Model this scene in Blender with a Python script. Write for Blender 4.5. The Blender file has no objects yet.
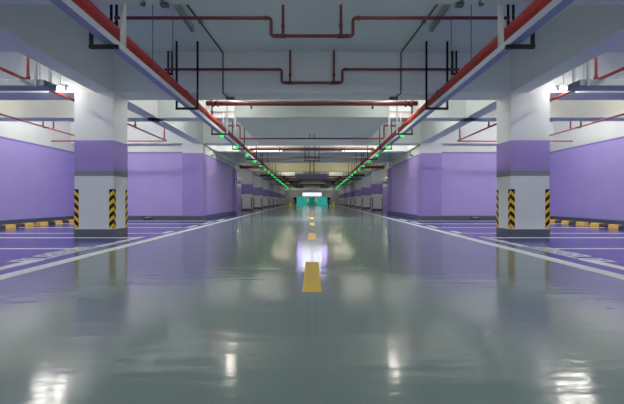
import bpy, bmesh, math, random
from mathutils import Vector, Matrix
random.seed(7)
PI = math.pi
COL = bpy.context.scene.collection
SP = 0.0222            # the hall widens slowly with depth: metres per metre on each side
H = 3.80               # slab soffit
BB = 2.97              # beam bottom
PITCH = 6.55           # column spacing
END = 82.0

# ------------------------------------------------------------------ materials
def lin(c):
    return tuple((v/255/12.92 if v/255 <= .04045 else ((v/255+.055)/1.055)**2.4) for v in c)

def mat(name, rgb, rough=.6, spec=.5, metal=0.0, noise=0.0, nscale=3.0, bump=0.0, bscale=20.0, emit=0.0, coat=0.0, nrough=0.0, stretch=None):
    m = bpy.data.materials.new(name); m.use_nodes = True
    nt = m.node_tree; b = nt.nodes['Principled BSDF']
    c = lin(rgb)
    b.inputs['Base Color'].default_value = (*c, 1)
    b.inputs['Roughness'].default_value = rough
    b.inputs['Metallic'].default_value = metal
    b.inputs['Specular IOR Level'].default_value = spec
    if coat:
        b.inputs['Coat Weight'].default_value = coat; b.inputs['Coat Roughness'].default_value = .08
    if emit:
        b.inputs['Emission Color'].default_value = (*c, 1); b.inputs['Emission Strength'].default_value = emit
    geo = nt.nodes.new('ShaderNodeNewGeometry')
    if noise:
        n = nt.nodes.new('ShaderNodeTexNoise'); n.inputs['Scale'].default_value = nscale; n.inputs['Detail'].default_value = 5
        nt.links.new(geo.outputs['Position'], n.inputs['Vector'])
        r = nt.nodes.new('ShaderNodeMapRange')
        r.inputs[1].default_value = .3; r.inputs[2].default_value = .7
        r.inputs[3].default_value = 1-noise; r.inputs[4].default_value = 1+noise
        nt.links.new(n.outputs['Fac'], r.inputs[0])
        mx = nt.nodes.new('ShaderNodeVectorMath'); mx.operation = 'SCALE'
        mx.inputs[0].default_value = c
        nt.links.new(r.outputs[0], mx.inputs['Scale'])
        nt.links.new(mx.outputs[0], b.inputs['Base Color'])
        if nrough:
            r2 = nt.nodes.new('ShaderNodeMapRange')
            r2.inputs[1].default_value = .3; r2.inputs[2].default_value = .7
            r2.inputs[3].default_value = rough-nrough; r2.inputs[4].default_value = rough+nrough
            nt.links.new(n.outputs['Fac'], r2.inputs[0]); nt.links.new(r2.outputs[0], b.inputs['Roughness'])
    if bump:
        n2 = nt.nodes.new('ShaderNodeTexNoise'); n2.inputs['Scale'].default_value = bscale; n2.inputs['Detail'].default_value = 3
        if stretch:
            vm = nt.nodes.new('ShaderNodeVectorMath'); vm.operation = 'MULTIPLY'; vm.inputs[1].default_value = stretch
            nt.links.new(geo.outputs['Position'], vm.inputs[0]); nt.links.new(vm.outputs[0], n2.inputs['Vector'])
        else: nt.links.new(geo.outputs['Position'], n2.inputs['Vector'])
        bp = nt.nodes.new('ShaderNodeBump'); bp.inputs['Strength'].default_value = 1; bp.inputs['Distance'].default_value = bump
        nt.links.new(n2.outputs['Fac'], bp.inputs['Height']); nt.links.new(bp.outputs[0], b.inputs['Normal'])
    return m

def band_mat(name, bands, rough=.55):
    """wall paint that changes colour with height; bands = [(z_from, rgb), ...]"""
    m = mat(name, bands[0][1], rough, noise=.03)
    nt = m.node_tree; b = nt.nodes['Principled BSDF']
    geo = nt.nodes.new('ShaderNodeNewGeometry'); sep = nt.nodes.new('ShaderNodeSeparateXYZ')
    nt.links.new(geo.outputs['Position'], sep.inputs[0])
    dv = nt.nodes.new('ShaderNodeMath'); dv.operation = 'DIVIDE'; dv.inputs[1].default_value = 4
    nt.links.new(sep.outputs['Z'], dv.inputs[0])
    cr = nt.nodes.new('ShaderNodeValToRGB'); cr.color_ramp.interpolation = 'CONSTANT'
    e = cr.color_ramp.elements
    e[0].position = 0; e[0].color = (*lin(bands[0][1]), 1)
    e[1].position = bands[1][0]/4; e[1].color = (*lin(bands[1][1]), 1)
    for z, c in bands[2:]:
        k = e.new(z/4); k.color = (*lin(c), 1)
    nt.links.new(dv.outputs[0], cr.inputs[0])
    n = nt.nodes.new('ShaderNodeTexNoise'); n.inputs['Scale'].default_value = 1.4; n.inputs['Detail'].default_value = 6
    nt.links.new(geo.outputs['Position'], n.inputs['Vector'])
    r = nt.nodes.new('ShaderNodeMapRange'); r.inputs[1].default_value = .3; r.inputs[2].default_value = .7
    r.inputs[3].default_value = .95; r.inputs[4].default_value = 1.05
    nt.links.new(n.outputs['Fac'], r.inputs[0])
    mx = nt.nodes.new('ShaderNodeVectorMath'); mx.operation = 'SCALE'
    nt.links.new(cr.outputs[0], mx.inputs[0]); nt.links.new(r.outputs[0], mx.inputs['Scale'])
    nt.links.new(mx.outputs[0], b.inputs['Base Color'])
    return m

def hazard_mat():
    m = mat('hazard_stripes', (20, 20, 20), .5, spec=.1)
    nt = m.node_tree; b = nt.nodes['Principled BSDF']
    tc = nt.nodes.new('ShaderNodeAttribute'); tc.attribute_name = 'stripe'
    d = nt.nodes.new('ShaderNodeMath'); d.operation = 'FRACT'
    nt.links.new(tc.outputs['Fac'], d.inputs[0])
    cr = nt.nodes.new('ShaderNodeValToRGB'); cr.color_ramp.interpolation = 'CONSTANT'
    e = cr.color_ramp.elements
    e[0].position = 0; e[0].color = (*lin((9, 9, 9)), 1)
    e[1].position = .56; e[1].color = (*lin((228, 176, 0)), 1)
    nt.links.new(d.outputs[0], cr.inputs[0]); nt.links.new(cr.outputs[0], b.inputs['Base Color'])
    return m

WHITE = (208, 212, 210); PURPLE = (150, 132, 206); DPURPLE = (96, 84, 160); GREYB = (50, 60, 70)
M = dict(
    lane=mat('green_grey_epoxy', (112, 134, 126), .12, noise=.08, nscale=.5, bump=.0036, bscale=3.0, stretch=(.5, 2.6, 1), coat=.0, nrough=.03, spec=1.0),
    stall=mat('violet_blue_epoxy', (32, 42, 142), .15, noise=.06, nscale=.7, bump=.0014, bscale=3.0, stretch=(.6, 1.8, 1), spec=.55),
    line=mat('white_floor_paint', (246, 250, 240), .3, noise=.05, nscale=8),
    yellow=mat('yellow_floor_paint', (255, 206, 0), .45, spec=.25, noise=.06, nscale=9),
    slab=mat('grey_white_soffit', (198, 212, 212), .8, noise=.04, nscale=.8),
    beam=mat('off_white_beam', (206, 212, 212), .75, noise=.04, nscale=.9),
    wall=band_mat('purple_dado_wall', [(0, PURPLE), (2.60, DPURPLE), (2.67, WHITE)]),
    base=mat('dark_grey_baseboard', GREYB, .5, noise=.05),
    cream=mat('beam_lamplight_cream', (226, 218, 176), .7, noise=.04),  # warm lamp light on the far beam put into its colour
    facegrey=mat('shade_and_duct_grey', (126, 136, 136), .6, noise=.04),  # darkened to carry shade on the beam face; the ducts share it
    white=mat('white_column_paint', (206, 212, 214), .55, noise=.03, nscale=1.2),
    purple=mat('purple_column_paint', (128, 106, 186), .5, noise=.03),
    greyb=mat('grey_column_band', (104, 110, 113), .55, noise=.03),
    hazard=hazard_mat(),
    red=mat('red_pipe_paint', (158, 38, 26), .35, noise=.12, nscale=5),
    dred=mat('dark_red_pipe_paint', (100, 20, 19), .45, noise=.12, nscale=5),
    steel=mat('galvanised_steel', (112, 122, 124), .4, metal=.35, noise=.08, nscale=6),
    trunk=mat('pale_trunking', (104, 118, 172), .35, noise=.04),
    dark=mat('black_steel', (12, 13, 15), .6, spec=.15, noise=.1, nscale=8),
    pale=mat('pale_painted_steel', (206, 212, 198), .45, noise=.05),
    conduit=mat('grey_conduit', (56, 63, 68), .45, noise=.08),
    batten=mat('grey_batten_body', (128, 138, 142), .4, noise=.05),
    housing=mat('white_lamp_body', (225, 228, 228), .4, noise=.02),
    tube=mat('lit_lamp_tube', (255, 250, 234), .3, emit=100),
    tube_bay=mat('added_bay_tube', (255, 252, 244), .3, emit=150),  # for the added unseen bay lamps
    tube_short=mat('glaring_lit_tube', (255, 252, 244), .3, emit=55),
    tube_first=mat('bright_lit_tube', (255, 250, 236), .3, emit=125),
    tube_mid=mat('warm_lit_tube', (255, 244, 214), .3, emit=45),
    tube_dim=mat('soft_lit_tube', (255, 250, 236), .3, emit=6),
    green=mat('lit_green_indicator', (0, 228, 66), .3, emit=2.6),
    rubber=mat('black_rubber', (11, 11, 12), .6, noise=.15, nscale=10),
    ystop=mat('yellow_rubber', (226, 178, 30), .5, noise=.1, nscale=10),
    teal=mat('glowing_teal_sheet', (30, 184, 170), .5, noise=.16, nscale=2.0, emit=.34),  # sheet is no lamp; glow added to lift its brightness
    dteal=mat('glowing_deep_teal_sheet', (14, 134, 126), .5, noise=.14, nscale=2.0, emit=.22),  # same added glow, weaker
    signlit=mat('lit_sign_face', (236, 240, 255), .4, emit=1.3),
    panelA=mat('lit_white_panel', (238, 240, 255), .4, emit=90),
    panelB=mat('lit_violet_panel', (178, 150, 255), .4, emit=80),
    signbox=mat('dark_violet_sign_case', (58, 50, 84), .5, noise=.05),
    ink=mat('dark_sign_ink', (40, 44, 58), .5, noise=.05),
    cone=mat('glowing_yellow_plastic', (240, 214, 24), .45, noise=.05, emit=.15),  # slight glow added to plain plastic
    redbody=mat('red_scooter_panel', (150, 20, 26), .35, noise=.05),
    farwall=mat('dim_grey_wall', (170, 172, 168), .7, noise=.08),
)

# ------------------------------------------------------------------ geometry helpers
def LX(a, d, s=-1):
    """lateral position a of a line that runs along the lane, at depth d, side s"""
    return s*(a + SP*d)

class MB:
    def __init__(self): self.bm = bmesh.new()
    def hexa(self, p):                     # 8 corners: 4 bottom ccw, 4 top ccw
        v = [self.bm.verts.new(q) for q in p]
        for f in ((3,2,1,0),(4,5,6,7),(0,1,5,4),(1,2,6,5),(2,3,7,6),(3,0,4,7)):
            self.bm.faces.new([v[i] for i in f])
        return self
    def box(self, x0, x1, y0, y1, z0, z1):
        return self.hexa([(x0,y0,z0),(x1,y0,z0),(x1,y1,z0),(x0,y1,z0),(x0,y0,z1),(x1,y0,z1),(x1,y1,z1),(x0,y1,z1)])
    def run(self, s, a0, a1, z0, z1, d0, d1):   # long prism that follows the lane direction
        return self.hexa([(LX(a0,d0,s),d0,z0),(LX(a1,d0,s),d0,z0),(LX(a1,d1,s),d1,z0),(LX(a0,d1,s),d1,z0),
                          (LX(a0,d0,s),d0,z1),(LX(a1,d0,s),d0,z1),(LX(a1,d1,s),d1,z1),(LX(a0,d1,s),d1,z1)])
    def tube(self, pts, r, n=12, caps=True):
        pts = [Vector(p) for p in pts]; rings = []
        up = None
        for i, p in enumerate(pts):
            if i == 0: t = pts[1]-p
            elif i == len(pts)-1: t = p-pts[i-1]
            else: t = (pts[i+1]-p).normalized() + (p-pts[i-1]).normalized()
            t.normalize()
            if up is None:
                ref = Vector((0,0,1)) if abs(t.z) < .9 else Vector((0,1,0))
                up = (ref - t*ref.dot(t)).normalized()
            else:
                up = up - t*up.dot(t)
                up = up.normalized() if up.length > 1e-4 else t.orthogonal().normalized()
            w = t.cross(up)
            sc = 1.0
            if 0 < i < len(pts)-1:
                c = (p-pts[i-1]).normalized().dot(t); sc = 1/max(c, .5)
            rings.append([self.bm.verts.new(p + r*(math.cos(2*PI*k/n)*up + math.sin(2*PI*k/n)*w)) for k in range(n)])
        for a, b in zip(rings, rings[1:]):
            for k in range(n):
                f = self.bm.faces.new((a[k], a[(k+1)%n], b[(k+1)%n], b[k])); f.smooth = True
        if caps:
            self.bm.faces.new(rings[0][::-1]); self.bm.faces.new(rings[-1])
        return self
    def lathe(self, c, prof, n=20):        # prof: [(r, z)]
        rings = [[self.bm.verts.new((c[0]+r*math.cos(2*PI*k/n), c[1]+r*math.sin(2*PI*k/n), c[2]+z)) for k in range(n)] for r, z in prof]
        for a, b in zip(rings, rings[1:]):
            for k in range(n):
                f = self.bm.faces.new((a[k], a[(k+1)%n], b[(k+1)%n], b[k])); f.smooth = True
        self.bm.faces.new(rings[0][::-1]); self.bm.faces.new(rings[-1])
        return self
    def prism(self, poly, axis, t0, t1):   # extrude a 2-d polygon; axis 'x': poly=(y,z), 'y': poly=(x,z), 'z': poly=(x,y)
        def P(q, t): return {'x': (t, q[0], q[1]), 'y': (q[0], t, q[1]), 'z': (q[0], q[1], t)}[axis]
        a = [self.bm.verts.new(P(q, t0)) for q in poly]; b = [self.bm.verts.new(P(q, t1)) for q in poly]
        n = len(poly)
        self.bm.faces.new(a[::-1]); self.bm.faces.new(b)
        for k in range(n): self.bm.faces.new((a[k], a[(k+1)%n], b[(k+1)%n], b[k]))
        return self
    def bevel(self, w, seg=2):
        bmesh.ops.bevel(self.bm, geom=self.bm.edges[:], offset=w, segments=seg, affect='EDGES', profile=.5)
        return self
    def obj(self, name, m, parent=None, org=(0,0,0)):
        bmesh.ops.recalc_face_normals(self.bm, faces=self.bm.faces[:])
        o_ = Vector(org)
        for v in self.bm.verts: v.co -= o_
        me = bpy.data.meshes.new(name); self.bm.to_mesh(me); self.bm.free()
        me.materials.append(m)
        o = bpy.data.objects.new(name, me); COL.objects.link(o)
        if parent: o.parent = parent
        else: o.location = o_
        return o

def rounded(pts, r=.05, n=4):
    """round the corners of a poly-line"""
    pts = [Vector(p) for p in pts]; out = [pts[0]]
    for a, p, b in zip(pts, pts[1:], pts[2:]):
        u = (a-p).normalized(); w = (b-p).normalized()
        q0 = p+u*r; q1 = p+w*r
        for i in range(n+1):
            t = i/n
            out.append(q0*(1-t)**2 + p*2*t*(1-t) + q1*t*t)
    out.append(pts[-1]); return out

def tag(o, label, cat, group=None, kind=None):
    if kind: o['kind'] = kind
    if label: o['label'] = label
    if cat: o['category'] = cat
    if group: o['group'] = group
    return o
def thing(name, label, cat, loc=(0,0,0), group=None):
    o = bpy.data.objects.new(name, None); COL.objects.link(o); o.location = loc
    o.empty_display_size = .1
    return tag(o, label, cat, group)
def struct(o, label, cat):
    return tag(o, label, cat, kind='structure')
def copy_tree(o, parent=None):
    c = o.copy(); COL.objects.link(c)
    if parent: c.parent = parent
    for ch in list(o.children): copy_tree(ch, c)
    return c
SIDES = ((-1, 'left'), (1, 'right'))
ORD = ['nearest', 'second', 'third', 'fourth', 'fifth', 'sixth', 'seventh', 'eighth', 'ninth', 'tenth', 'eleventh', 'twelfth',
       'thirteenth', 'fourteenth', 'fifteenth', 'sixteenth', 'seventeenth', 'eighteenth', 'nineteenth', 'twentieth']

BACK = -5.0
MAIN = [7.4 + PITCH*i for i in range(11)]               # column lines / main beams
SEC = [9.63 + PITCH*i for i in range(8)]                # secondary beams
AW = 9.05                                               # side wall
AE = 2.86; AE2 = 3.03                                   # white lane edge line

# ------------------------------------------------------------------ the setting
fl = MB().hexa([(LX(AE2-.04,BACK),BACK,-.2),(-LX(AE2-.04,BACK),BACK,-.2),(-LX(AE2-.04,END),END,-.2),(LX(AE2-.04,END),END,-.2),
                (LX(AE2-.04,BACK),BACK,0),(-LX(AE2-.04,BACK),BACK,0),(-LX(AE2-.04,END),END,0),(LX(AE2-.04,END),END,0)]).obj('floor', M['lane'])
struct(fl, 'glossy grey-green epoxy floor of the central driving lane', 'floor')
for s, side in SIDES:
    o = MB().run(s, AE2-.04, AW+.2, -.2, 0, BACK, END).obj('floor_'+side, M['stall'])
    struct(o, f'glossy violet-blue epoxy floor of the {side} parking bays', 'floor')
ce = MB().hexa([(LX(AW+.2,BACK),BACK,H),(-LX(AW+.2,BACK),BACK,H),(-LX(AW+.2,END),END,H),(LX(AW+.2,END),END,H),
                (LX(AW+.2,BACK),BACK,H+.2),(-LX(AW+.2,BACK),BACK,H+.2),(-LX(AW+.2,END),END,H+.2),(LX(AW+.2,END),END,H+.2)]).obj('ceiling', M['slab'])
struct(ce, 'grey-white concrete ceiling slab above the lane and bays', 'ceiling')
WB = MAIN[1]+.24        # face of the wall closing the front bays
WE = MAIN[2]+.05        # far end of the walled room
AR = 4.06               # lane-side face of the walled room
for s, side in SIDES:
    o = MB().run(s, AW, AW+.2, 0, H, BACK, END).obj('wall_'+side, M['wall'])
    struct(o, f'long {side} side wall, purple below and white above', 'wall')
    mb = MB()
    xs = [LX(AR,WB,s), LX(AW-.005,WB,s)]
    mb.hexa([(LX(AR,WB,s),WB,0),(LX(AW-.005,WB,s),WB,0),(LX(AW-.005,WE,s),WE,0),(LX(AR,WE,s),WE,0),
             (LX(AR,WB,s),WB,H),(LX(AW-.005,WB,s),WB,H),(LX(AW-.005,WE,s),WE,H),(LX(AR,WE,s),WE,H)])
    o = mb.obj('wall_inner_'+side, M['wall'])
    struct(o, f'purple and white wall closing the {side} parking bays beside the lane', 'wall')
    o = MB().run(s, AW-.02, AW, .0, .155, BACK, WB).obj('baseboard_'+side, M['base'])
    struct(o, f'dark grey painted baseboard along the {side} side wall', 'baseboard')
    xa, xb = sorted((LX(4.72,WB,s), LX(AW-.03,WB,s)))
    o = MB().box(xa, xb, WB-.02, WB, 0, .155).obj('baseboard_rear_'+side, M['base'])
    struct(o, f'dark grey painted baseboard on the wall behind the {side} bays', 'baseboard')
    o = MB().run(s, AR-.02, AR, 0, .155, MAIN[1]+.57, WE-.06).obj('baseboard_lane_'+side, M['base'])
    struct(o, f'dark grey painted baseboard on the {side} wall facing the lane', 'baseboard')
    # long beam over the columns, in lengths between the cross beams
    o = MB().run(s, 3.915, 4.283, BB, H, BACK, END-.1).obj('beam_'+side, M['beam'])
    struct(o, f'long concrete beam over the {side} row of columns', 'ceiling beam')
o = MB().box(LX(AW+.2,END), -LX(AW+.2,END), END, END+.2, 0, H).obj('wall_back', M['farwall'])
struct(o, 'dim grey wall closing the far end of the lane', 'wall')
def cross_beam(d0, d1, zb, label, m='beam'):
    o = MB().hexa([(LX(AW,d0),d0,zb),(-LX(AW,d0),d0,zb),(-LX(AW,d1),d1,zb),(LX(AW,d1),d1,zb),
                   (LX(AW,d0),d0,H),(-LX(AW,d0),d0,H),(-LX(AW,d1),d1,H),(LX(AW,d1),d1,H)]).obj('beam_cross', M[m])
    struct(o, label, 'ceiling beam')
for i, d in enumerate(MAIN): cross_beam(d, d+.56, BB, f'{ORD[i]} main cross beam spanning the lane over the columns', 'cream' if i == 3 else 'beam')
cross_beam(3.60, 4.08, BB, 'cross beam at the very top of the picture')
for i, d in enumerate(SEC[:2]): cross_beam(d, d+.45, BB, f'{ORD[i]} secondary cross beam between two column lines')
o = MB().box(-2.06, 2.06, SEC[0]+.45, MAIN[1], BB, H).obj('ceiling_drop', M['beam'])
struct(o, 'flat lowered ceiling panel over the lane behind the first pipes', 'ceiling')
o = MB().box(-2.06, 2.06, SEC[0]-.03, SEC[0], BB, H).obj('shade_board_ceiling', M['facegrey'])  # added board: its dark grey stands in for shade at the beam centre
struct(o, 'added grey board, shade on the beam face put into its colour', 'shade board')

# ------------------------------------------------------------------ columns
def guard(mbx, cx, cy, sx, sy, z0, z1, w=.088, t=.012, st=.17):
    """L-shaped guard on a corner at cx,cy; the column lies towards (-sx,-sy)"""
    bm = mbx.bm
    lay = bm.verts.layers.float.get('stripe') or bm.verts.layers.float.new('stripe')
    e = .004
    P = [(e, e), (-w, e), (-w, -0.002), (e-t+.002, -0.002), (-.002, -w), (e, -w)]
    P = [(e,e), (-w,e), (-w,-.001), (-.001,-.001), (-.001,-w), (e,-w)]
    N = 2
    lo = []; hi = []
    for q in P:
        dist = (abs(q[0]-e) + abs(q[1]-e))
        for zz, L in ((z0, lo), (z1, hi)):
            v = bm.verts.new((cx+sx*q[0], cy+sy*q[1], zz)); v[lay] = (zz - z0 + dist*1.0)/st + .35; L.append(v)
    n = len(P)
    for k in range(n): bm.faces.new((lo[k], lo[(k+1)%n], hi[(k+1)%n], hi[k]))
    bm.faces.new((lo[0], lo[1], lo[2], lo[3])); bm.faces.new((lo[0], lo[3], lo[4], lo[5]))
    bm.faces.new((hi[0], hi[1], hi[2], hi[3])); bm.faces.new((hi[0], hi[3], hi[4], hi[5]))

CW, CD = .80, .56
def make_column(name):
    """base centre at the origin"""
    t = thing(name, '', 'column')
    hw, hd = CW/2, CD/2
    MB().box(-hw, hw, -hd, hd, .16, BB-.002).obj('shaft', M['white'], t)
    MB().box(-hw-.003, hw+.003, -hd-.003, hd+.003, 1.365, 1.99).obj('purple_band', M['purple'], t)
    MB().box(-hw-.004, hw+.004, -hd-.004, hd+.004, 1.255, 1.365).obj('grey_band', M['greyb'], t)
    MB().box(-hw-.006, hw+.006, -hd-.006, hd+.006, 0, .16).obj('plinth', M['base'], t)
    for sx, sy in ((-1,-1), (1,-1), (1,1), (-1,1)):
        g = MB(); guard(g, sx*hw, sy*hd, sx, sy, .175, .985)
        o = g.obj('corner_guard', M['hazard'], t); o['label'] = 'black and yellow striped corner guard'
    return t
AC = 4.318
proto = make_column('parking_column'); first = True
far_cols = [MAIN[0]] + MAIN[3:11]
cname = ['{} white column with purple band and striped guards left of the lane',]
for s, side in SIDES:
    for i, d in enumerate(far_cols):
        c = proto if first else copy_tree(proto); first = False
        c.location = (LX(AC, d, s), d+CD/2, 0)
        if i == 0: l = f'big near white column with purple band, standing left of the lane' if s < 0 else 'big near white column with purple band, standing right of the lane'
        elif i == len(far_cols)-1: l = f'farthest small purple-banded column in the {side} row'
        else: l = f'{ORD[i-1]} purple-banded column past the purple wall, {side} row'
        tag(c, l, 'column', 'purple-banded columns along the lane')
def make_wall_column():
    t = thing('wall_column', '', 'column')
    hw, hd = CW/2, CD/2
    MB().box(-hw, hw, -hd, hd, .155, 2.60).obj('purple_shaft', M['purple'], t)
    MB().box(-hw, hw, -hd, hd, 2.60, BB-.002).obj('white_head', M['white'], t)
    MB().box(-hw-.006, hw+.006, -hd-.006, hd+.006, 0, .155).obj('plinth', M['base'], t)
    return t
wp = make_wall_column(); first = True
for s, side in SIDES:
    for d, l in ((MAIN[1], f'purple column built into the near corner of the {side} wall'),
                 (MAIN[2], f'purple column at the far end of the {side} lane wall')):
        c = wp if first else copy_tree(wp); first = False
        c.location = (LX(AC, d, s), d+CD/2, 0); tag(c, l, 'column', 'purple columns built into the walls')

# ------------------------------------------------------------------ floor paint
T = .003
for s, side in SIDES:
    o = MB().run(s, AE, AE2, -.001, T, .6, 60).obj('lane_edge_line', M['line'])
    tag(o, f'long white line painted along the {side} edge of the lane', 'floor marking')
    tl = [(5.56, 5.63, 3.55), (7.20, 7.30, 3.30), (8.20, 8.28, 3.30), (9.92, 10.02, 3.26), (11.6, 11.72, 3.26), (13.2, 13.34, 3.3)]
    for i, (d0, d1, a0) in enumerate(tl):
        o = MB().run(s, a0, 8.1 if i else 8.6, -.001, T, d0, d1).obj('bay_line', M['line'])
        tag(o, f'{ORD[i]} thin white line painted across the {side} parking bays', 'floor marking', 'white bay lines')
    dl = [(2.0, 4.55), (5.85, 6.35), (6.45, 6.78), (6.9, 7.4), (8.25, 8.8), (9.9, 10.8), (11.5, 12.6), (13.4, 14.6)]
    for i, (d0, d1) in enumerate(dl):
        a0 = 3.27 if d0 < 7 else 3.16
        o = MB().run(s, a0, a0+.14, -.001, T, d0, d1).obj('bay_front_line', M['line'])
        tag(o, f'{ORD[i]} white dash beside the lane edge line, {side} side', 'floor marking', 'white dashes at the bay fronts')
    # worn lettering painted on the bay floor, no longer readable
    mb = MB()
    rnd = random.Random(3)
    for k in range(7):
        d0 = 4.40+k*.205; a0 = 3.30
        for (u0, u1, v0, v1) in ((0,.035,0,.175), (.30,.335,0,.15), (0,.33,0,.035), (.14,.17,.02,.15), (.02,.33,.11,.145)):
            if rnd.random() < .3: continue
            mb.run(s, a0+u0, a0+u1, -.001, T*.8, d0+v0, d0+v1)
    mb.run(s, 3.30, 3.33, -.001, T*.8, 4.40, 5.80)
    o = mb.obj('floor_lettering', M['line'])
    tag(o, f'worn white lettering painted on the {side} bay floor by the lane', 'floor marking')
for i in range(8):
    d0 = 2.94 + 3.93*i; d1 = d0+1.43
    o = MB().box(-.078, .078, d0, d1, -.001, T).obj('lane_dash', M['yellow'])
    tag(o, f'{ORD[i]} yellow dash painted on the centre of the lane' if i else 'big nearest yellow dash painted on the centre of the lane', 'floor marking', 'yellow centre dashes')
o = MB().box(-.002, .002, 1.2, 2.9, -.001, .0012).obj('floor_joint', M['greyb'])
tag(o, 'thin pale floor joint running towards the nearest yellow dash', 'floor joint')

# ------------------------------------------------------------------ wheel stops
def make_stop(L, name='wheel_stop', segs=5):
    t = thing(name, '', 'wheel stop')
    prof = [(-.08,0), (.08,0), (.06,.085), (.045,.10), (-.045,.10), (-.06,.085)]
    MB().prism(prof, 'y', 0, L).obj('body', M['rubber'], t)
    p2 = [(-.082,0), (.082,0), (.0625,.087), (.047,.104), (-.047,.104), (-.0625,.087)]
    for k in range(0, segs, 2):
        o = MB().prism(p2, 'y', L*k/segs-(.002 if k == 0 else 0), L*(k+1)/segs+(.002 if k == segs-1 else 0)).obj('yellow_block', M['ystop'], t)
    return t
sp = make_stop(1.65); first = True
for s, side in SIDES:
    for d, l in ((8.85, f'black and yellow wheel stop along the {side} wall, cut by the picture edge'),
                 (10.75, f'black and yellow wheel stop along the {side} wall, beside the column')):
        c = sp if first else copy_tree(sp); first = False
        c.location = (LX(7.95, d, s), d, 0); c.rotation_euler = (0, 0, -s*SP)
        tag(c, l, 'wheel stop', 'striped wheel stops')
t0 = thing('small_wheel_stop', '', 'wheel stop')
MB().prism([(-.115,0), (.115,0), (.09,.09), (-.09,.09)], 'y', 0, .35).obj('body', M['rubber'], t0)
MB().box(-.05, .05, .02, .33, .09, .105).obj('yellow_block', M['ystop'], t0)
for s, side in SIDES:
    c = t0 if s < 0 else copy_tree(t0)
    c.location = (s*6.34, 13.75, 0)
    tag(c, f'small black wheel stop seen end-on before the {side} purple wall', 'wheel stop', 'small black wheel stops')

# ------------------------------------------------------------------ lamps
def make_lamp(L=1.2, m='tube'):
    """tube centre at the origin, lying across the lane"""
    t = thing('tube_lamp', '', 'lamp')
    MB().tube([(-L/2,0,0), (L/2,0,0)], .022, 10).obj('tube', M[m], t)
    body = MB().box(-L/2-.03, L/2+.03, -.035, .035, .028, .075).obj('lamp_body', M['housing'], t)
    for x in (-L/2, L/2):
        MB().box(x-.012, x+.012, -.03, .03, -.03, .03).obj('lamp_holder', M['housing'], body)
    return t
protos = dict(first=make_lamp(1.2, 'tube_first'), lane=make_lamp(), bay=make_lamp(1.2, 'tube_bay'), dim=make_lamp(1.2, 'tube_dim'), mid=make_lamp(1.2, 'tube_mid'), short=make_lamp(.6, 'tube_short')); used = set()
def rods(t, loc, xs, z):
    body = [c for c in t.children if c.name.startswith('lamp_body')][0]
    for x in xs:
        MB().tube([(x, 0, .076), (x, 0, z-loc[2]-.002)], .005, 6).obj('hanging_rod', M['steel'], body)
def lamp(kind, along, x, d, z, label, group):
    c = copy_tree(protos[kind]) if kind in used else protos[kind]
    used.add(kind)
    c.rotation_euler = (0, 0, PI/2 if along else 0)
    c.location = (x, d, z); tag(c, label, 'lamp', group)
    xs = (-.2, .2) if kind == 'short' else (-.4, .4)
    rods(c, (x, d, z), xs, H)
LANE, BAY = 'tube lamps over the lane', 'tube lamps over the bays'
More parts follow.
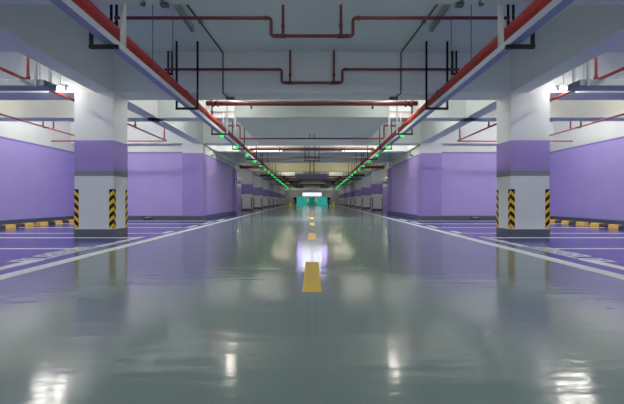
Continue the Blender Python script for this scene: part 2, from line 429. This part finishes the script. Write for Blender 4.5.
for s, side in SIDES:
    half = f'{side} half of the lane'
    for kind, along, d, z, a, l in (
            ('first', True, 8.76, 3.385, 1.85, 'lit tube lamp tucked behind the first main beam, '),
            ('dim', False, 4.55, 3.62, 1.25, 'added unseen tube lamp tucked behind the top cross beam, '),  # added out of view to brighten slab and floor
            ('lane', False, -2.2, 3.30, 1.85, 'unseen tube lamp above and behind the camera, '),  # outside the view, there only for its light
            ('lane', False, 10.6, 3.40, 2.90, 'added unseen tube lamp beside the lowered ceiling panel, '),  # hidden helper, added to lighten the panel underside and recess
            ('lane', True, 15.3, 3.40, 2.90, 'added unseen tube lamp by the purple wall past the second beam, '),  # added behind the beam to make the highlight on the lane wall
            ('mid', False, 14.9, 3.36, 1.53, 'unseen double tube lamp tucked behind the second main beam, '),  # hidden twin of the soft seen lamp, kept stronger to light the walls
            ('dim', False, 15.25, 2.86, 1.53, 'soft white tube lamp seen below the thick far pipe, '),
            ('mid', False, 22.2, 3.42, 1.50, 'lit tube lamp behind the third main beam, '),
            ('mid', False, 25.1, 3.715, 1.60, 'lit tube lamp before the cream lit far beam, '),
            ('mid', False, 32.8, 3.715, 1.40, 'small soft tube lamp in the dim distance, '),
            ('mid', False, 45.5, 3.715, 1.20, 'tiny soft tube lamp near the teal hoarding, '),
            ('mid', False, 58.3, 3.715, 1.00, 'tiny soft tube lamp right above the teal hoarding, '),
            ('lane', False, 64.4, 3.715, 1.60, 'added unseen tube lamp just beyond the teal hoarding, '),  # added to lighten the dark area around the hoarding
            ('lane', False, 70.6, 3.715, 1.60, 'added unseen tube lamp far beyond the teal hoarding, '),  # unseen, added to light the far columns and end wall
            ('lane', False, 78.6, 3.715, 1.60, 'farthest added unseen tube lamp before the end wall, ')):  # put in to lift the dark end wall
        lamp(kind, along, LX(a, d, s), d, z, l+half, LANE)
    for kind, along, d, z, a, l in (
            ('short', False, 7.05, 2.945, 4.97, f'glaring short tube lamp before the beam beside the {side} near column'),
            ('mid', False, 8.60, 3.30, 8.30, f'added unseen tube lamp behind the main beam by the {side} side wall'),  # this and the next are hidden fill lamps, added for the bays
            ('mid', False, 8.60, 3.40, 5.50, f'added unseen tube lamp behind the main beam and the {side} near column'),
            ('bay', False, 11.6, 3.62, 6.40, f'added unseen tube lamp behind the second beam over the {side} bays'),  # this pair is added out of sight to brighten the purple walls
            ('bay', False, 11.4, 3.66, 8.00, f'added unseen tube lamp before the purple end wall over the {side} bays'),
            ('bay', True, 5.2, 3.60, 6.10, f'added unseen tube lamp over the {side} front bays, nearer the column'),  # these three sit outside the view, added to light the front bays
            ('bay', False, 3.0, 3.40, 7.60, f'added unseen tube lamp over the {side} front bays, nearer the side wall'),
            ('bay', False, .5, 3.40, 6.50, f'added unseen tube lamp over the {side} front bays, beside the camera'),
            ('lane', False, 24.5, 3.2, 7.5, f'nearest unseen tube lamp over the far {side} bays'),  # far bay lamps are kept unseen and serve only as light
            ('lane', False, 31, 3.2, 7.5, f'second unseen tube lamp over the far {side} bays'),
            ('lane', False, 37.5, 3.2, 7.5, f'third unseen tube lamp over the far {side} bays'),
            ('lane', False, 50, 3.2, 7.5, f'farthest unseen tube lamp over the far {side} bays')):
        lamp(kind, along, LX(a, d, s), d, z, l, BAY)

# ------------------------------------------------------------------ pipes
def pipe_run(pts, r, name, part, mat_, label, cat='pipe', org=None, joints=(), jr=None, group=None):
    org = org or pts[0]
    t = thing(name, label, cat, org, group)
    MB().tube(pts, r, 14).obj(part, mat_, t, org)
    return t, org
def sleeve(t, org, p, axis, r, w, m, name='coupling'):
    p = Vector(p); ax = Vector(axis).normalized()
    return MB().tube([p-ax*w/2, p+ax*w/2], r, 14).obj(name, m, t, org)

ap, zp, rp = 2.34, 2.84, .068
for s, side in SIDES:
    p0 = (LX(ap, -2, s), -2, zp); p1 = (LX(ap, 62, s), 62, zp)
    t, org = pipe_run([p0, p1], rp, 'fire_main_pipe', 'pipe', M['red'], f'thick red fire main pipe running along the {side} half of the lane', group='red fire main pipes')
    ax = Vector(p1)-Vector(p0)
    for d in (7.05, 8.45, 10.9, 14.9, 18, 22, 26, 30):
        sleeve(t, org, (LX(ap, d, s), d, zp), ax, rp+.014, .07, M['dred'])
    # pale trunking under it
    t2 = thing('cable_trunking', f'long pale cable trunking hung under the {side} red main pipe', 'cable trunking', (LX(2.22, 0, s), 0, 2.54), 'pale cable trunkings')
    MB().run(s, 2.17, 2.285, 2.54, 2.595, -2, 62).obj('tray', M['trunk'], t2, (LX(2.22, 0, s), 0, 2.54))
    MB().run(s, 2.160, 2.170, 2.535, 2.604, -2, 62).obj('lip', M['housing'], t2, (LX(2.22, 0, s), 0, 2.54))
    # trapeze hangers
    hd = [4.13, 6.9, 9.55, 12.3, 15.4, 17.7, 20.32, 23, 25.7, 28.4, 31.1, 35, 38.5]
    for i, d in enumerate(hd):
        a0, a1 = 2.04, 2.44
        org = (LX(2.27, d, s), d, 2.48)
        t3 = thing('trapeze_hanger', f'{ORD[i]} hanger bracket carrying the {side} main pipe and trunking', 'pipe hanger', org, 'trapeze hangers along the main pipes')
        top = BB if any(b-.03 < d < b+.6 for b in MAIN) or any(b-.03 < d < b+.48 for b in SEC[:2]) else H
        xa, xb = sorted((LX(2.15 if i == 0 else a0, d, s), LX(a1, d, s)))
        MB().box(xa-.02, xb+.02, d-.02, d+.02, 2.49, 2.532).obj('cross_bar', M['dark'], t3, org)
        lit = d in (4.13, 9.55)
        w = .034 if d == 4.13 else .017
        for x, inner in ((LX(a0, d, s), True), (LX(a1, d, s), False)):
            ww = w if inner else .017
            if i == 0 and inner:
                x = LX(2.215, 4.41, s)
                MB().tube([(x, 4.41, 2.597), (x, 4.41, H-.001)], .034, 14).obj('pale_post', M['pale'], t3, org)
                continue
            MB().box(x-ww, x+ww, d-.016, d+.016, 2.533, top-.001).obj('upright', (M['pale'] if d < 5 else M['batten']) if (lit and inner) else M['dark'], t3, org)
    # thin rods for the trunking
    for i, d in enumerate((5.25, 6.05)):
        x = LX(2.225, d, s) + s*-.02
        o = MB().tube([(x, d, 2.597), (x, d, H-.001)], .006, 6).obj('drop_rod', M['conduit'], None, (x, d, 2.597))
        tag(o, f'{ORD[i]} thin rod holding the {side} trunking from the slab', 'rod', 'thin trunking rods')
    # green indicator lights under the trunking
    first_i = None
    for i in range(20):
        d = 9.6 + 2.12*i
        org = (LX(2.19, d, s), d, 2.54)
        if first_i is None:
            g = thing('indicator_light', '', 'light', org); first_i = g
            MB().box(org[0]-.042, org[0]+.042, d-.03, d+.03, 2.455, 2.52).bevel(.006).obj('lit_lens', M['green'], g, org)
            MB().tube([(org[0], d, 2.52), (org[0], d, 2.545)], .018, 10).obj('stem', M['dark'], g, org)
        else:
            g = copy_tree(first_i); g.location = org
        tag(g, f'{ORD[i]} small green indicator light under the {side} trunking', 'light', 'green indicator lights')

# cross pipes with the dropped middle
def loop_pipe(d, zm, zl, xe, xc, xr, r, label, m):
    org = (0, d, zl)
    t = thing('sprinkler_pipe', label, 'pipe', org, 'red sprinkler cross pipes')
    MB().tube(rounded([(-xe,d,zm), (-xc,d,zm), (-xc,d,zl), (xc,d,zl), (xc,d,zm), (xe,d,zm)], .05), r, 12).obj('pipe', m, t, org)
    if xr:
        for sx in (-1, 1):
            MB().tube([(sx*xr, d, zl+r*.5), (sx*xr, d, H-.001)], r*.9, 10).obj('riser', m, t, org)
            sleeve(t, org, (sx*xr, d, zl), (1,0,0), r*1.35, .11, m, 'tee')
            sleeve(t, org, (sx*xr, d, zl+.16), (0,0,1), r*1.2, .05, m)
    for sx in (-1, 1):
        for zz, dz in ((zm, (1,0,0)), (zl, (1,0,0))):
            sleeve(t, org, (sx*(xc+(.08 if zz == zm else -.08)), d, zz), dz, r*1.25, .06, m)
    return t, org
loop_pipe(5.40, 3.486, 3.216, 2.96, .615, .435, .026, 'nearest thin red pipe crossing the lane with a dropped middle', M['dred'])
loop_pipe(7.30, 3.41, 3.14, 2.98, .615, .443, .026, 'second thin red pipe crossing the lane with a dropped middle', M['dred'])
for s, side in SIDES:
    for i, (d, x0, z) in enumerate(((5.40, 3.00, 3.44), (7.30, 2.90, 3.36))):
        org = (s*x0, d, z)
        t = thing('pipe_strut', f'pair of black struts holding the {ORD[i]} cross pipe, {side} end', 'pipe hanger', org, 'black double struts')
        for k in (-.035, .045):
            MB().box(s*x0+k-.014, s*x0+k+.014, d+.03, d+.058, z-.03, H-.001).obj('strut', M['dark'], t, org)
        MB().box(s*x0-.05, s*x0+.06, d-.03, d+.058, z-.05, z-.03).obj('clamp', M['dark'], t, org)

# thick cross main behind the first main beam
org = (0, 8.32, 2.995); d = 8.32
t = thing('cross_main_pipe', 'thick red pipe crossing the lane straight behind the first main beam', 'pipe', org)
MB().tube([(-2.44,d,2.995), (2.44,d,2.995)], .058, 14).obj('pipe', M['dred'], t, org)
for s in (-1, 1):
    for x in (2.28, 2.17): sleeve(t, org, (s*x, d, 2.995), (1,0,0), .085, .035, M['dred'], 'flange')
    MB().box(s*1.40-.02, s*1.40+.02, d-.03, d+.03, 2.87, 2.94).obj('bracket', M['dark'], t, org)
for s, side in SIDES:
    d = 9.58; org = (s*2.35, d, 3.11)
    t = thing('branch_pipe', f'short thin red pipe before the lit {side} beam face', 'pipe', org, 'short thin red branch pipes')
    MB().tube([(s*2.72,d,3.11), (s*2.02,d,3.11)], .014, 10).obj('pipe', M['red'], t, org)
    MB().tube([(s*2.36,d,3.11), (s*2.36,d,2.72)], .012, 8).obj('drop', M['pale'], t, org)
    MB().box(s*2.05-.02, s*2.05+.02, d-.02, d+.02, 2.6, 3.2).obj('post', M['batten'], t, org)

loop_pipe(12.0, 3.25, 2.82, 2.85, 2.40, 0, .03, 'third red pipe dropping below the lowered ceiling panel', M['dred'])
org = (0, 12.0, 2.82)
for s, side in SIDES:
    o = MB().box(s*.075-.012, s*.075+.012, 11.985, 12.015, 2.85, 2.969).obj('pipe_clip', M['dark'], None, (s*.075, 12, 2.85))
    tag(o, f'small dark clip holding the third cross pipe, {side} of two', 'pipe hanger', 'small pipe clips')
d = 14.9; org = (0, d, 2.885)
t = thing('cross_main_pipe', 'thick dark red pipe crossing the lane before the hanging sign frame', 'pipe', org)
MB().tube([(-2.58,d,2.885), (2.58,d,2.885)], .07, 14).obj('pipe', M['dred'], t, org)
for x in (-1.34, 1.34, -2.3, 2.3): sleeve(t, org, (x, d, 2.885), (1,0,0), .1, .05, M['dred'], 'flange')
for z, l, dd in ((3.10, 'thin dark red pipe just above the thick far cross pipe', 15.05), (2.56, 'thin dark red pipe crossing low behind the far thick pipe', 15.2)):
    org = (0, dd, z); xw = 2.9 if z > 3 else 2.44
    o = MB().tube([(-xw,dd,z), (xw,dd,z)], .022, 10).obj('thin_cross_pipe', M['dred'], None, org)
    tag(o, l, 'pipe')

# branches on the far main
for s, side in SIDES:
    for i, (d, x1) in enumerate(((22.4, 4.5), (29.6, 4.3))):
        x0 = LX(2.34, d, 1); x0 += .07; org = (s*x0, d, 2.84)
        t = thing('branch_main_pipe', f'{ORD[i] if i else "nearer"} dark red branch pipe with flange over the far {side} columns', 'pipe', org, 'dark red branch pipes')
        MB().tube([(s*x0,d,2.84), (s*x1,d,2.84)], .085, 14).obj('pipe', M['dred'], t, org)
        sleeve(t, org, (s*(x1-.12), d, 2.84), (1,0,0), .14, .06, M['dred'], 'flange')
        sleeve(t, org, (s*(x1-.45), d, 2.84), (1,0,0), .12, .05, M['dred'], 'flange')
far = [28.3, 31.6, 36.0, 38.4, 43.0, 48.5, 54.0]
for i, d in enumerate(far):
    z = 2.675 + .012*(i % 3); org = (0, d, z)
    xe = 3.0 + .02*d
    t = thing('far_cross_pipe', f'{ORD[i]} dark red pipe crossing the lane in the dim distance', 'pipe', org, 'far cross pipes')
    MB().tube([(-xe,d,z), (xe,d,z)], .05, 10).obj('pipe', M['dred'], t, org)
    for s in (-1, 1):
        MB().tube([(s*1.3,d,z), (s*1.3,d,H-.001)], .03, 8).obj('riser', M['dred'], t, org)
    for s in (-1, 1):
        MB().box(s*2.2-.15, s*2.2+.15, d-.05, d+.05, z-.12, z-.05).obj('bracket', M['dark'], t, org)
# pale ducts hanging in the far dark
for i, (d, x, w, z) in enumerate(((41, 1.9, .45, 2.55), (50, 1.7, .5, 2.45))):
    for s, side in SIDES:
        o = MB().box(s*x-w, s*x+w, d, d+1.2, z, z+.5).bevel(.03).obj('air_duct', M['facegrey'], None, (s*x, d, z))
        tag(o, f'{"farther" if i else "nearer"} pale air duct end over the far lane, {side} side', 'air duct', 'pale air duct ends')

# pipes over the bays
for s, side in SIDES:
    a, z = 4.83, 2.85; org = (LX(a, .5, s), .5, z)
    t = thing('bay_pipe', f'thin red pipe beside the columns over the {side} bays, turning at the wall', 'pipe', org, 'thin red bay pipes')
    MB().tube(rounded([(LX(a,.5,s),.5,z), (LX(a,12.7,s),12.7,z), (LX(8.9,12.7,s),12.7,z)], .08), .027, 12).obj('pipe', M['red'], t, org)
    for d in (6.3, 10.3, 12.66):
        x = LX(a, d, s) if d < 12.6 else LX(4.93, 12.7, s)
        dd = d if d < 12.6 else 12.7
        MB().tube([(x, dd, z), (x, dd, H-.001)], .024, 10).obj('riser', M['red'], t, org)
        sleeve(t, org, (x, dd, z+.05), (0,0,1), .036, .05, M['dred'])
    a, z = 7.5, 2.905; org = (LX(a, .5, s), .5, z)
    t = thing('bay_pipe', f'thin red pipe over the middle of the {side} bays', 'pipe', org, 'thin red bay pipes')
    MB().tube([(LX(a,.5,s),.5,z), (LX(a,12.62,s),12.62,z-.03)], .027, 12).obj('pipe', M['red'], t, org)
    x = LX(a, 10.78, s)
    MB().tube([(x, 10.78, z), (x, 10.78, H-.001)], .022, 10).obj('riser', M['red'], t, org)
    x = LX(a-.05, 10.3, s); org = (x, 10.3, z-.06)
    t = thing('pipe_hook', f'grey hook hanger holding the middle pipe over the {side} bays', 'pipe hanger', org, 'grey pipe hooks')
    MB().box(x-.016, x+.016, 10.27, 10.3, z-.06, H-.001).obj('rod', M['conduit'], t, org)
    xa, xb = sorted((x-.02*s, x+s*-.14))
    MB().box(xa, xb, 10.25, 10.33, z-.085, z-.055).obj('foot', M['conduit'], t, org)
    # cable tray across the bay
    d0, d1 = 5.9, 6.2; zt = 2.635
    xi = s*4.40
    org = (xi, d0, zt)
    t = thing('cable_tray', f'grey steel cable tray across the {side} front bays', 'cable tray', org, 'grey bay cable trays')
    xo = LX(AW-.01, d0, s)
    xa, xb = sorted((xi, xo))
    mb = MB()
    mb.box(xa, xb, d0, d1, zt, zt+.008); mb.box(xa, xb, d0, d0+.006, zt+.008, zt+.1); mb.box(xa, xb, d1-.006, d1, zt+.008, zt+.1)
    mb.obj('tray', M['steel'], t, org)
    e0, e1 = sorted((xi, xi-s*.006))
    MB().box(e0, e1, d0, d1, zt, zt+.1).obj('end_cap', M['steel'], t, org)
    for x, dd in ((s*4.52, d0-.012), (s*4.52, d1+.012), (s*6.6, d0-.012)):
        MB().box(x-.02, x+.02, dd-.01, dd+.01, zt-.02, H-.001).obj('upright', M['batten'], t, org)
    # conduits and boxes on the near beam and slab
    for i, (x, dd) in enumerate(((1.89, 4.02), (1.66, 4.06))):
        org = (s*x, dd, 2.93)
        t = thing('conduit', f'short grey conduit with {"round" if i == 0 else "square"} box under the top beam, {side} side', 'conduit', org, 'short conduits with boxes')
        MB().tube([(s*(x-.02), 3.65, 2.953), (s*x, dd-.02, 2.953)], .016, 8).obj('tube', M['pale'] if i == 0 else M['conduit'], t, org)
        if i == 0: MB().lathe((s*x, dd, 2.91), [(.026, .015), (.03, .02), (.03, .055), (.026, .0595)]).obj('box', M['conduit'], t, org)
        else:
            MB().box(s*x-.045, s*x+.045, dd-.04, dd+.02, 2.925, 2.9695).bevel(.008).obj('box', M['conduit'], t, org)
    org = (LX(1.95, 5.44, s), 5.44, 3.70)
    t = thing('unlit_batten', f'unlit grey tube batten on the slab over the {side} lane half', 'lamp', org, 'unlit grey battens')
    MB().run(s, 1.915, 1.985, 3.70, 3.798, 5.44, 6.3).obj('batten_body', M['batten'], t, org)
    MB().tube([(LX(1.95, 5.5, s), 5.5, 3.685), (LX(1.95, 6.24, s), 6.24, 3.685)], .018, 10).obj('tube', M['steel'], t, org)
    org = (LX(1.86, 5.5, s), 5.5, 3.78)
    t = thing('conduit', f'long dark conduit on the slab turning down the {side} beam face', 'conduit', org, 'long dark conduits')
    MB().tube(rounded([(LX(1.86,5.0,s),5.0,3.78), (LX(1.66,7.375,s),7.375,3.78), (LX(1.66,7.375,s),7.375,2.945), (LX(1.60,7.7,s),7.7,2.945)], .04), .016, 8).obj('tube', M['conduit'], t, org)
    xq = LX(1.58, 7.75, s)
    MB().box(xq-.09, xq+.09, 7.70, 7.78, 2.915, 2.968).obj('box', M['conduit'], t, org)
    xq = LX(1.76, 6.1, s)
    MB().box(xq-.03, xq+.03, 6.05, 6.15, 3.76, 3.799).obj('clip', M['conduit'], t, org)
    # conduit on the head of the corner column
    x0 = LX(3.88, 14.2, s); org = (x0, 14.2, 2.9)
    t = thing('wall_conduit', f'bent dark conduit high on the {side} lane wall', 'conduit', org, 'bent wall conduits')
    MB().tube(rounded([(LX(3.885,14.0,s),14.0,2.93), (LX(3.885,15.5,s),15.5,2.93), (LX(3.885,15.5,s),15.5,2.72)], .05), .018, 8).obj('tube', M['conduit'], t, org)
    MB().box(LX(3.95,15.5,s)-.06, LX(3.95,15.5,s)+.06, 15.46, 15.54, 2.66, 2.72).obj('box', M['conduit'], t, org)

# ------------------------------------------------------------------ hanging sign with lit underside
d = 14.75; org = (0, d, 1.66)
t = thing('hanging_sign', 'dark violet sign box hung on a dark red pipe frame over the lane', 'sign', org)
MB().box(-.65, .65, d, d+.42, 1.675, 1.84).bevel(.008).obj('case', M['signbox'], t, org)
for i in range(6):
    x = (i-2.5)*.205 + (.03 if i > 2 else -.03)
    MB().box(x-.07, x+.07, d+.03, d+.39, 1.662, 1.674).obj('lit_panel', M['panelB'] if i in (0, 5) else M['panelA'], t, org)
MB().box(-.65, .65, d-.004, d+.02, 1.638, 1.674).obj('bottom_rim', M['signbox'], t, org)
MB().box(-.65, .65, d-.006, d, 1.825, 1.85).obj('top_trim', M['steel'], t, org)
fr = MB()
for x in (-.082, .082): fr.tube([(x, d+.08, 1.84), (x, d+.08, 2.38)], .02, 8)
fr.obj('drop_posts', M['dark'], t, org)
for x in (-.29, -.125, .125, .29): MB().tube([(x, d+.02, 2.38), (x, d+.02, H-.001)], .017, 8).obj('frame_post', M['dred'], t, org)
for z, w in ((2.38, .34), (2.55, .34), (3.05, .34)):
    MB().tube([(-w, d+.02, z), (w, d+.02, z)], .019, 8).obj('frame_bar', M['dred'] if z > 2.5 else M['dark'], t, org)
MB().tube([(-.32, d+.08, 1.88), (.32, d+.08, 1.88)], .014, 8).obj('frame_bar', M['dark'], t, org)

# ------------------------------------------------------------------ far end
for s, side in SIDES:
    pts = []
    for k in range(49):                                    # corrugated sheet with a rounded outer end
        x = .55 + 2.4*k/48; y = 61.0 + (.05 if k % 4 < 2 else 0)
        if x > 2.5: y += (x-2.5)**2*2.2
        pts.append((x, y))
    mb = MB(); bm = mb.bm; rows = []
    for z in (.02, .35, .75, 1.15, 1.32, 1.40):
        row = []
        for x, y in pts:
            drop = max(0, (x-2.35))**2*1.5
            row.append(bm.verts.new((s*(.55+(x-.55)*(1 if z < 1.2 else .985)), y, min(z, 1.42-drop) if z > 1 else z)))
        rows.append(row)
    for a, b in zip(rows, rows[1:]):
        for k in range(len(a)-1): bm.faces.new((a[k], a[k+1], b[k+1], b[k]))
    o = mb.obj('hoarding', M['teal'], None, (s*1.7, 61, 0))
    tag(o, f'teal ribbed hoarding with rounded end closing the far lane, {side} half', 'hoarding', 'teal hoardings at the far end')
    org = (s*.68, 60.6, 0)
    t = thing('marker_post', f'small yellow marker post before the teal gate, {side} of two', 'post', org, 'yellow marker posts')
    MB().lathe(org, [(.14, 0), (.14, .05), (.06, .07), (.06, .5)]).obj('foot', M['rubber'], t, org)
    MB().box(org[0]-.17, org[0]+.17, 60.56, 60.64, .5, 1.15).bevel(.03).obj('panel', M['cone'], t, org)
    # yellow cone
    org = (s*2.57, 43, 0)
    t = thing('warning_cone', f'yellow warning cone on the far lane floor, {side} side', 'cone', org, 'yellow warning cones')
    MB().box(org[0]-.17, org[0]+.17, 42.83, 43.17, 0, .035).bevel(.01).obj('base', M['rubber'], t, org)
    MB().lathe((org[0], 43, .035), [(.14, 0), (.10, .2), (.065, .4), (.03, .58), (.02, .6)]).obj('cone_body', M['cone'], t, org)
    # dark scooter beside it
    cx, cy = s*2.30, 50.0; org = (cx, cy, 0)
    t = thing('scooter', f'dark scooter with red panel parked beyond the {side} yellow cone', 'scooter', org, 'parked dark scooters')
    for y in (-.6, .6):
        MB().tube([(cx-.05, cy+y, .23), (cx+.05, cy+y, .23)], .23, 18).obj('wheel', M['rubber'], t, org)
    MB().prism([(cy-.75,.38), (cy-.7,.75), (cy+.05,.72), (cy+.15,.4), (cy+.45,.32), (cy+.1,.25), (cy-.4,.25)], 'x', cx-.17, cx+.17).bevel(.03).obj('body', M['dark'], t, org)
    MB().prism([(cy-.78,.5), (cy-.78,.72), (cy-.55,.74), (cy-.5,.5)], 'x', cx-.19, cx+.19).obj('tail_panel', M['redbody'], t, org)
    MB().prism([(cy-.65,.76), (cy+.05,.73), (cy+.02,.82), (cy-.3,.84), (cy-.65,.88)], 'x', cx-.14, cx+.14).bevel(.02).obj('seat', M['rubber'], t, org)
    MB().prism([(cy+.38,.3), (cy+.5,.32), (cy+.42,1.0), (cy+.32,.98)], 'x', cx-.18, cx+.18).bevel(.02).obj('front_shield', M['redbody'], t, org)
    MB().tube(rounded([(cx-.34, cy+.28, 1.05), (cx-.1, cy+.36, 1.02), (cx+.1, cy+.36, 1.02), (cx+.34, cy+.28, 1.05)], .05), .02, 8).obj('handlebar', M['dark'], t, org)
    MB().box(cx-.2, cx+.2, cy-.95, cy-.62, .9, 1.22).bevel(.04).obj('top_box', M['dark'], t, org)
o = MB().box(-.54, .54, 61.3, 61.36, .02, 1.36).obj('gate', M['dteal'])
tag(o, 'deep teal gate between the two teal hoardings at the far end', 'gate')
org = (0, 61.6, 1.5)
t = thing('lit_sign', 'bright white sign with dark lettering above the teal gate', 'sign', org)
MB().box(-1.6, 1.6, 61.6, 61.7, 1.55, 2.12).bevel(.02).obj('sign_face', M['signlit'], t, org)
for x0, x1, z0, z1 in ((-.42,-.30,1.62,1.95), (-.30,-.16,1.86,1.95), (.30,.42,1.62,1.95), (.16,.30,1.86,1.95), (-.14,-.06,1.68,1.84), (.06,.14,1.68,1.84), (-.06,.06,1.76,1.84), (-1.0,-.72,1.60,1.70), (.72,1.0,1.60,1.70)):
    MB().box(x0, x1, 61.585, 61.599, z0, z1).obj('lettering', M['ink'], t, org)
for x in (-1.5, 1.5):
    MB().box(x-.03, x+.03, 61.63, 61.67, .0, 1.55).obj('post', M['dark'], t, org)

# ------------------------------------------------------------------ world, camera
w = bpy.data.worlds.new('world'); bpy.context.scene.world = w; w.use_nodes = True
bg = w.node_tree.nodes['Background']; bg.inputs[0].default_value = (.80, .88, 1.0, 1); bg.inputs[1].default_value = .8
cam = bpy.data.cameras.new('camera'); co = bpy.data.objects.new('camera', cam); COL.objects.link(co)
co.location = (0, 0, .744); co.rotation_euler = (PI/2, 0, 0)
cam.sensor_fit = 'HORIZONTAL'; cam.sensor_width = 36; cam.lens = 36*360/624
cam.shift_y = -1.2/624; cam.clip_start = .05; cam.clip_end = 200
sc = bpy.context.scene; sc.camera = co
sc.view_settings.view_transform = 'Standard'; sc.view_settings.look = 'None'; sc.view_settings.exposure = 0; sc.view_settings.gamma = 1.32
sc.cycles.diffuse_bounces = 8; sc.cycles.max_bounces = 14
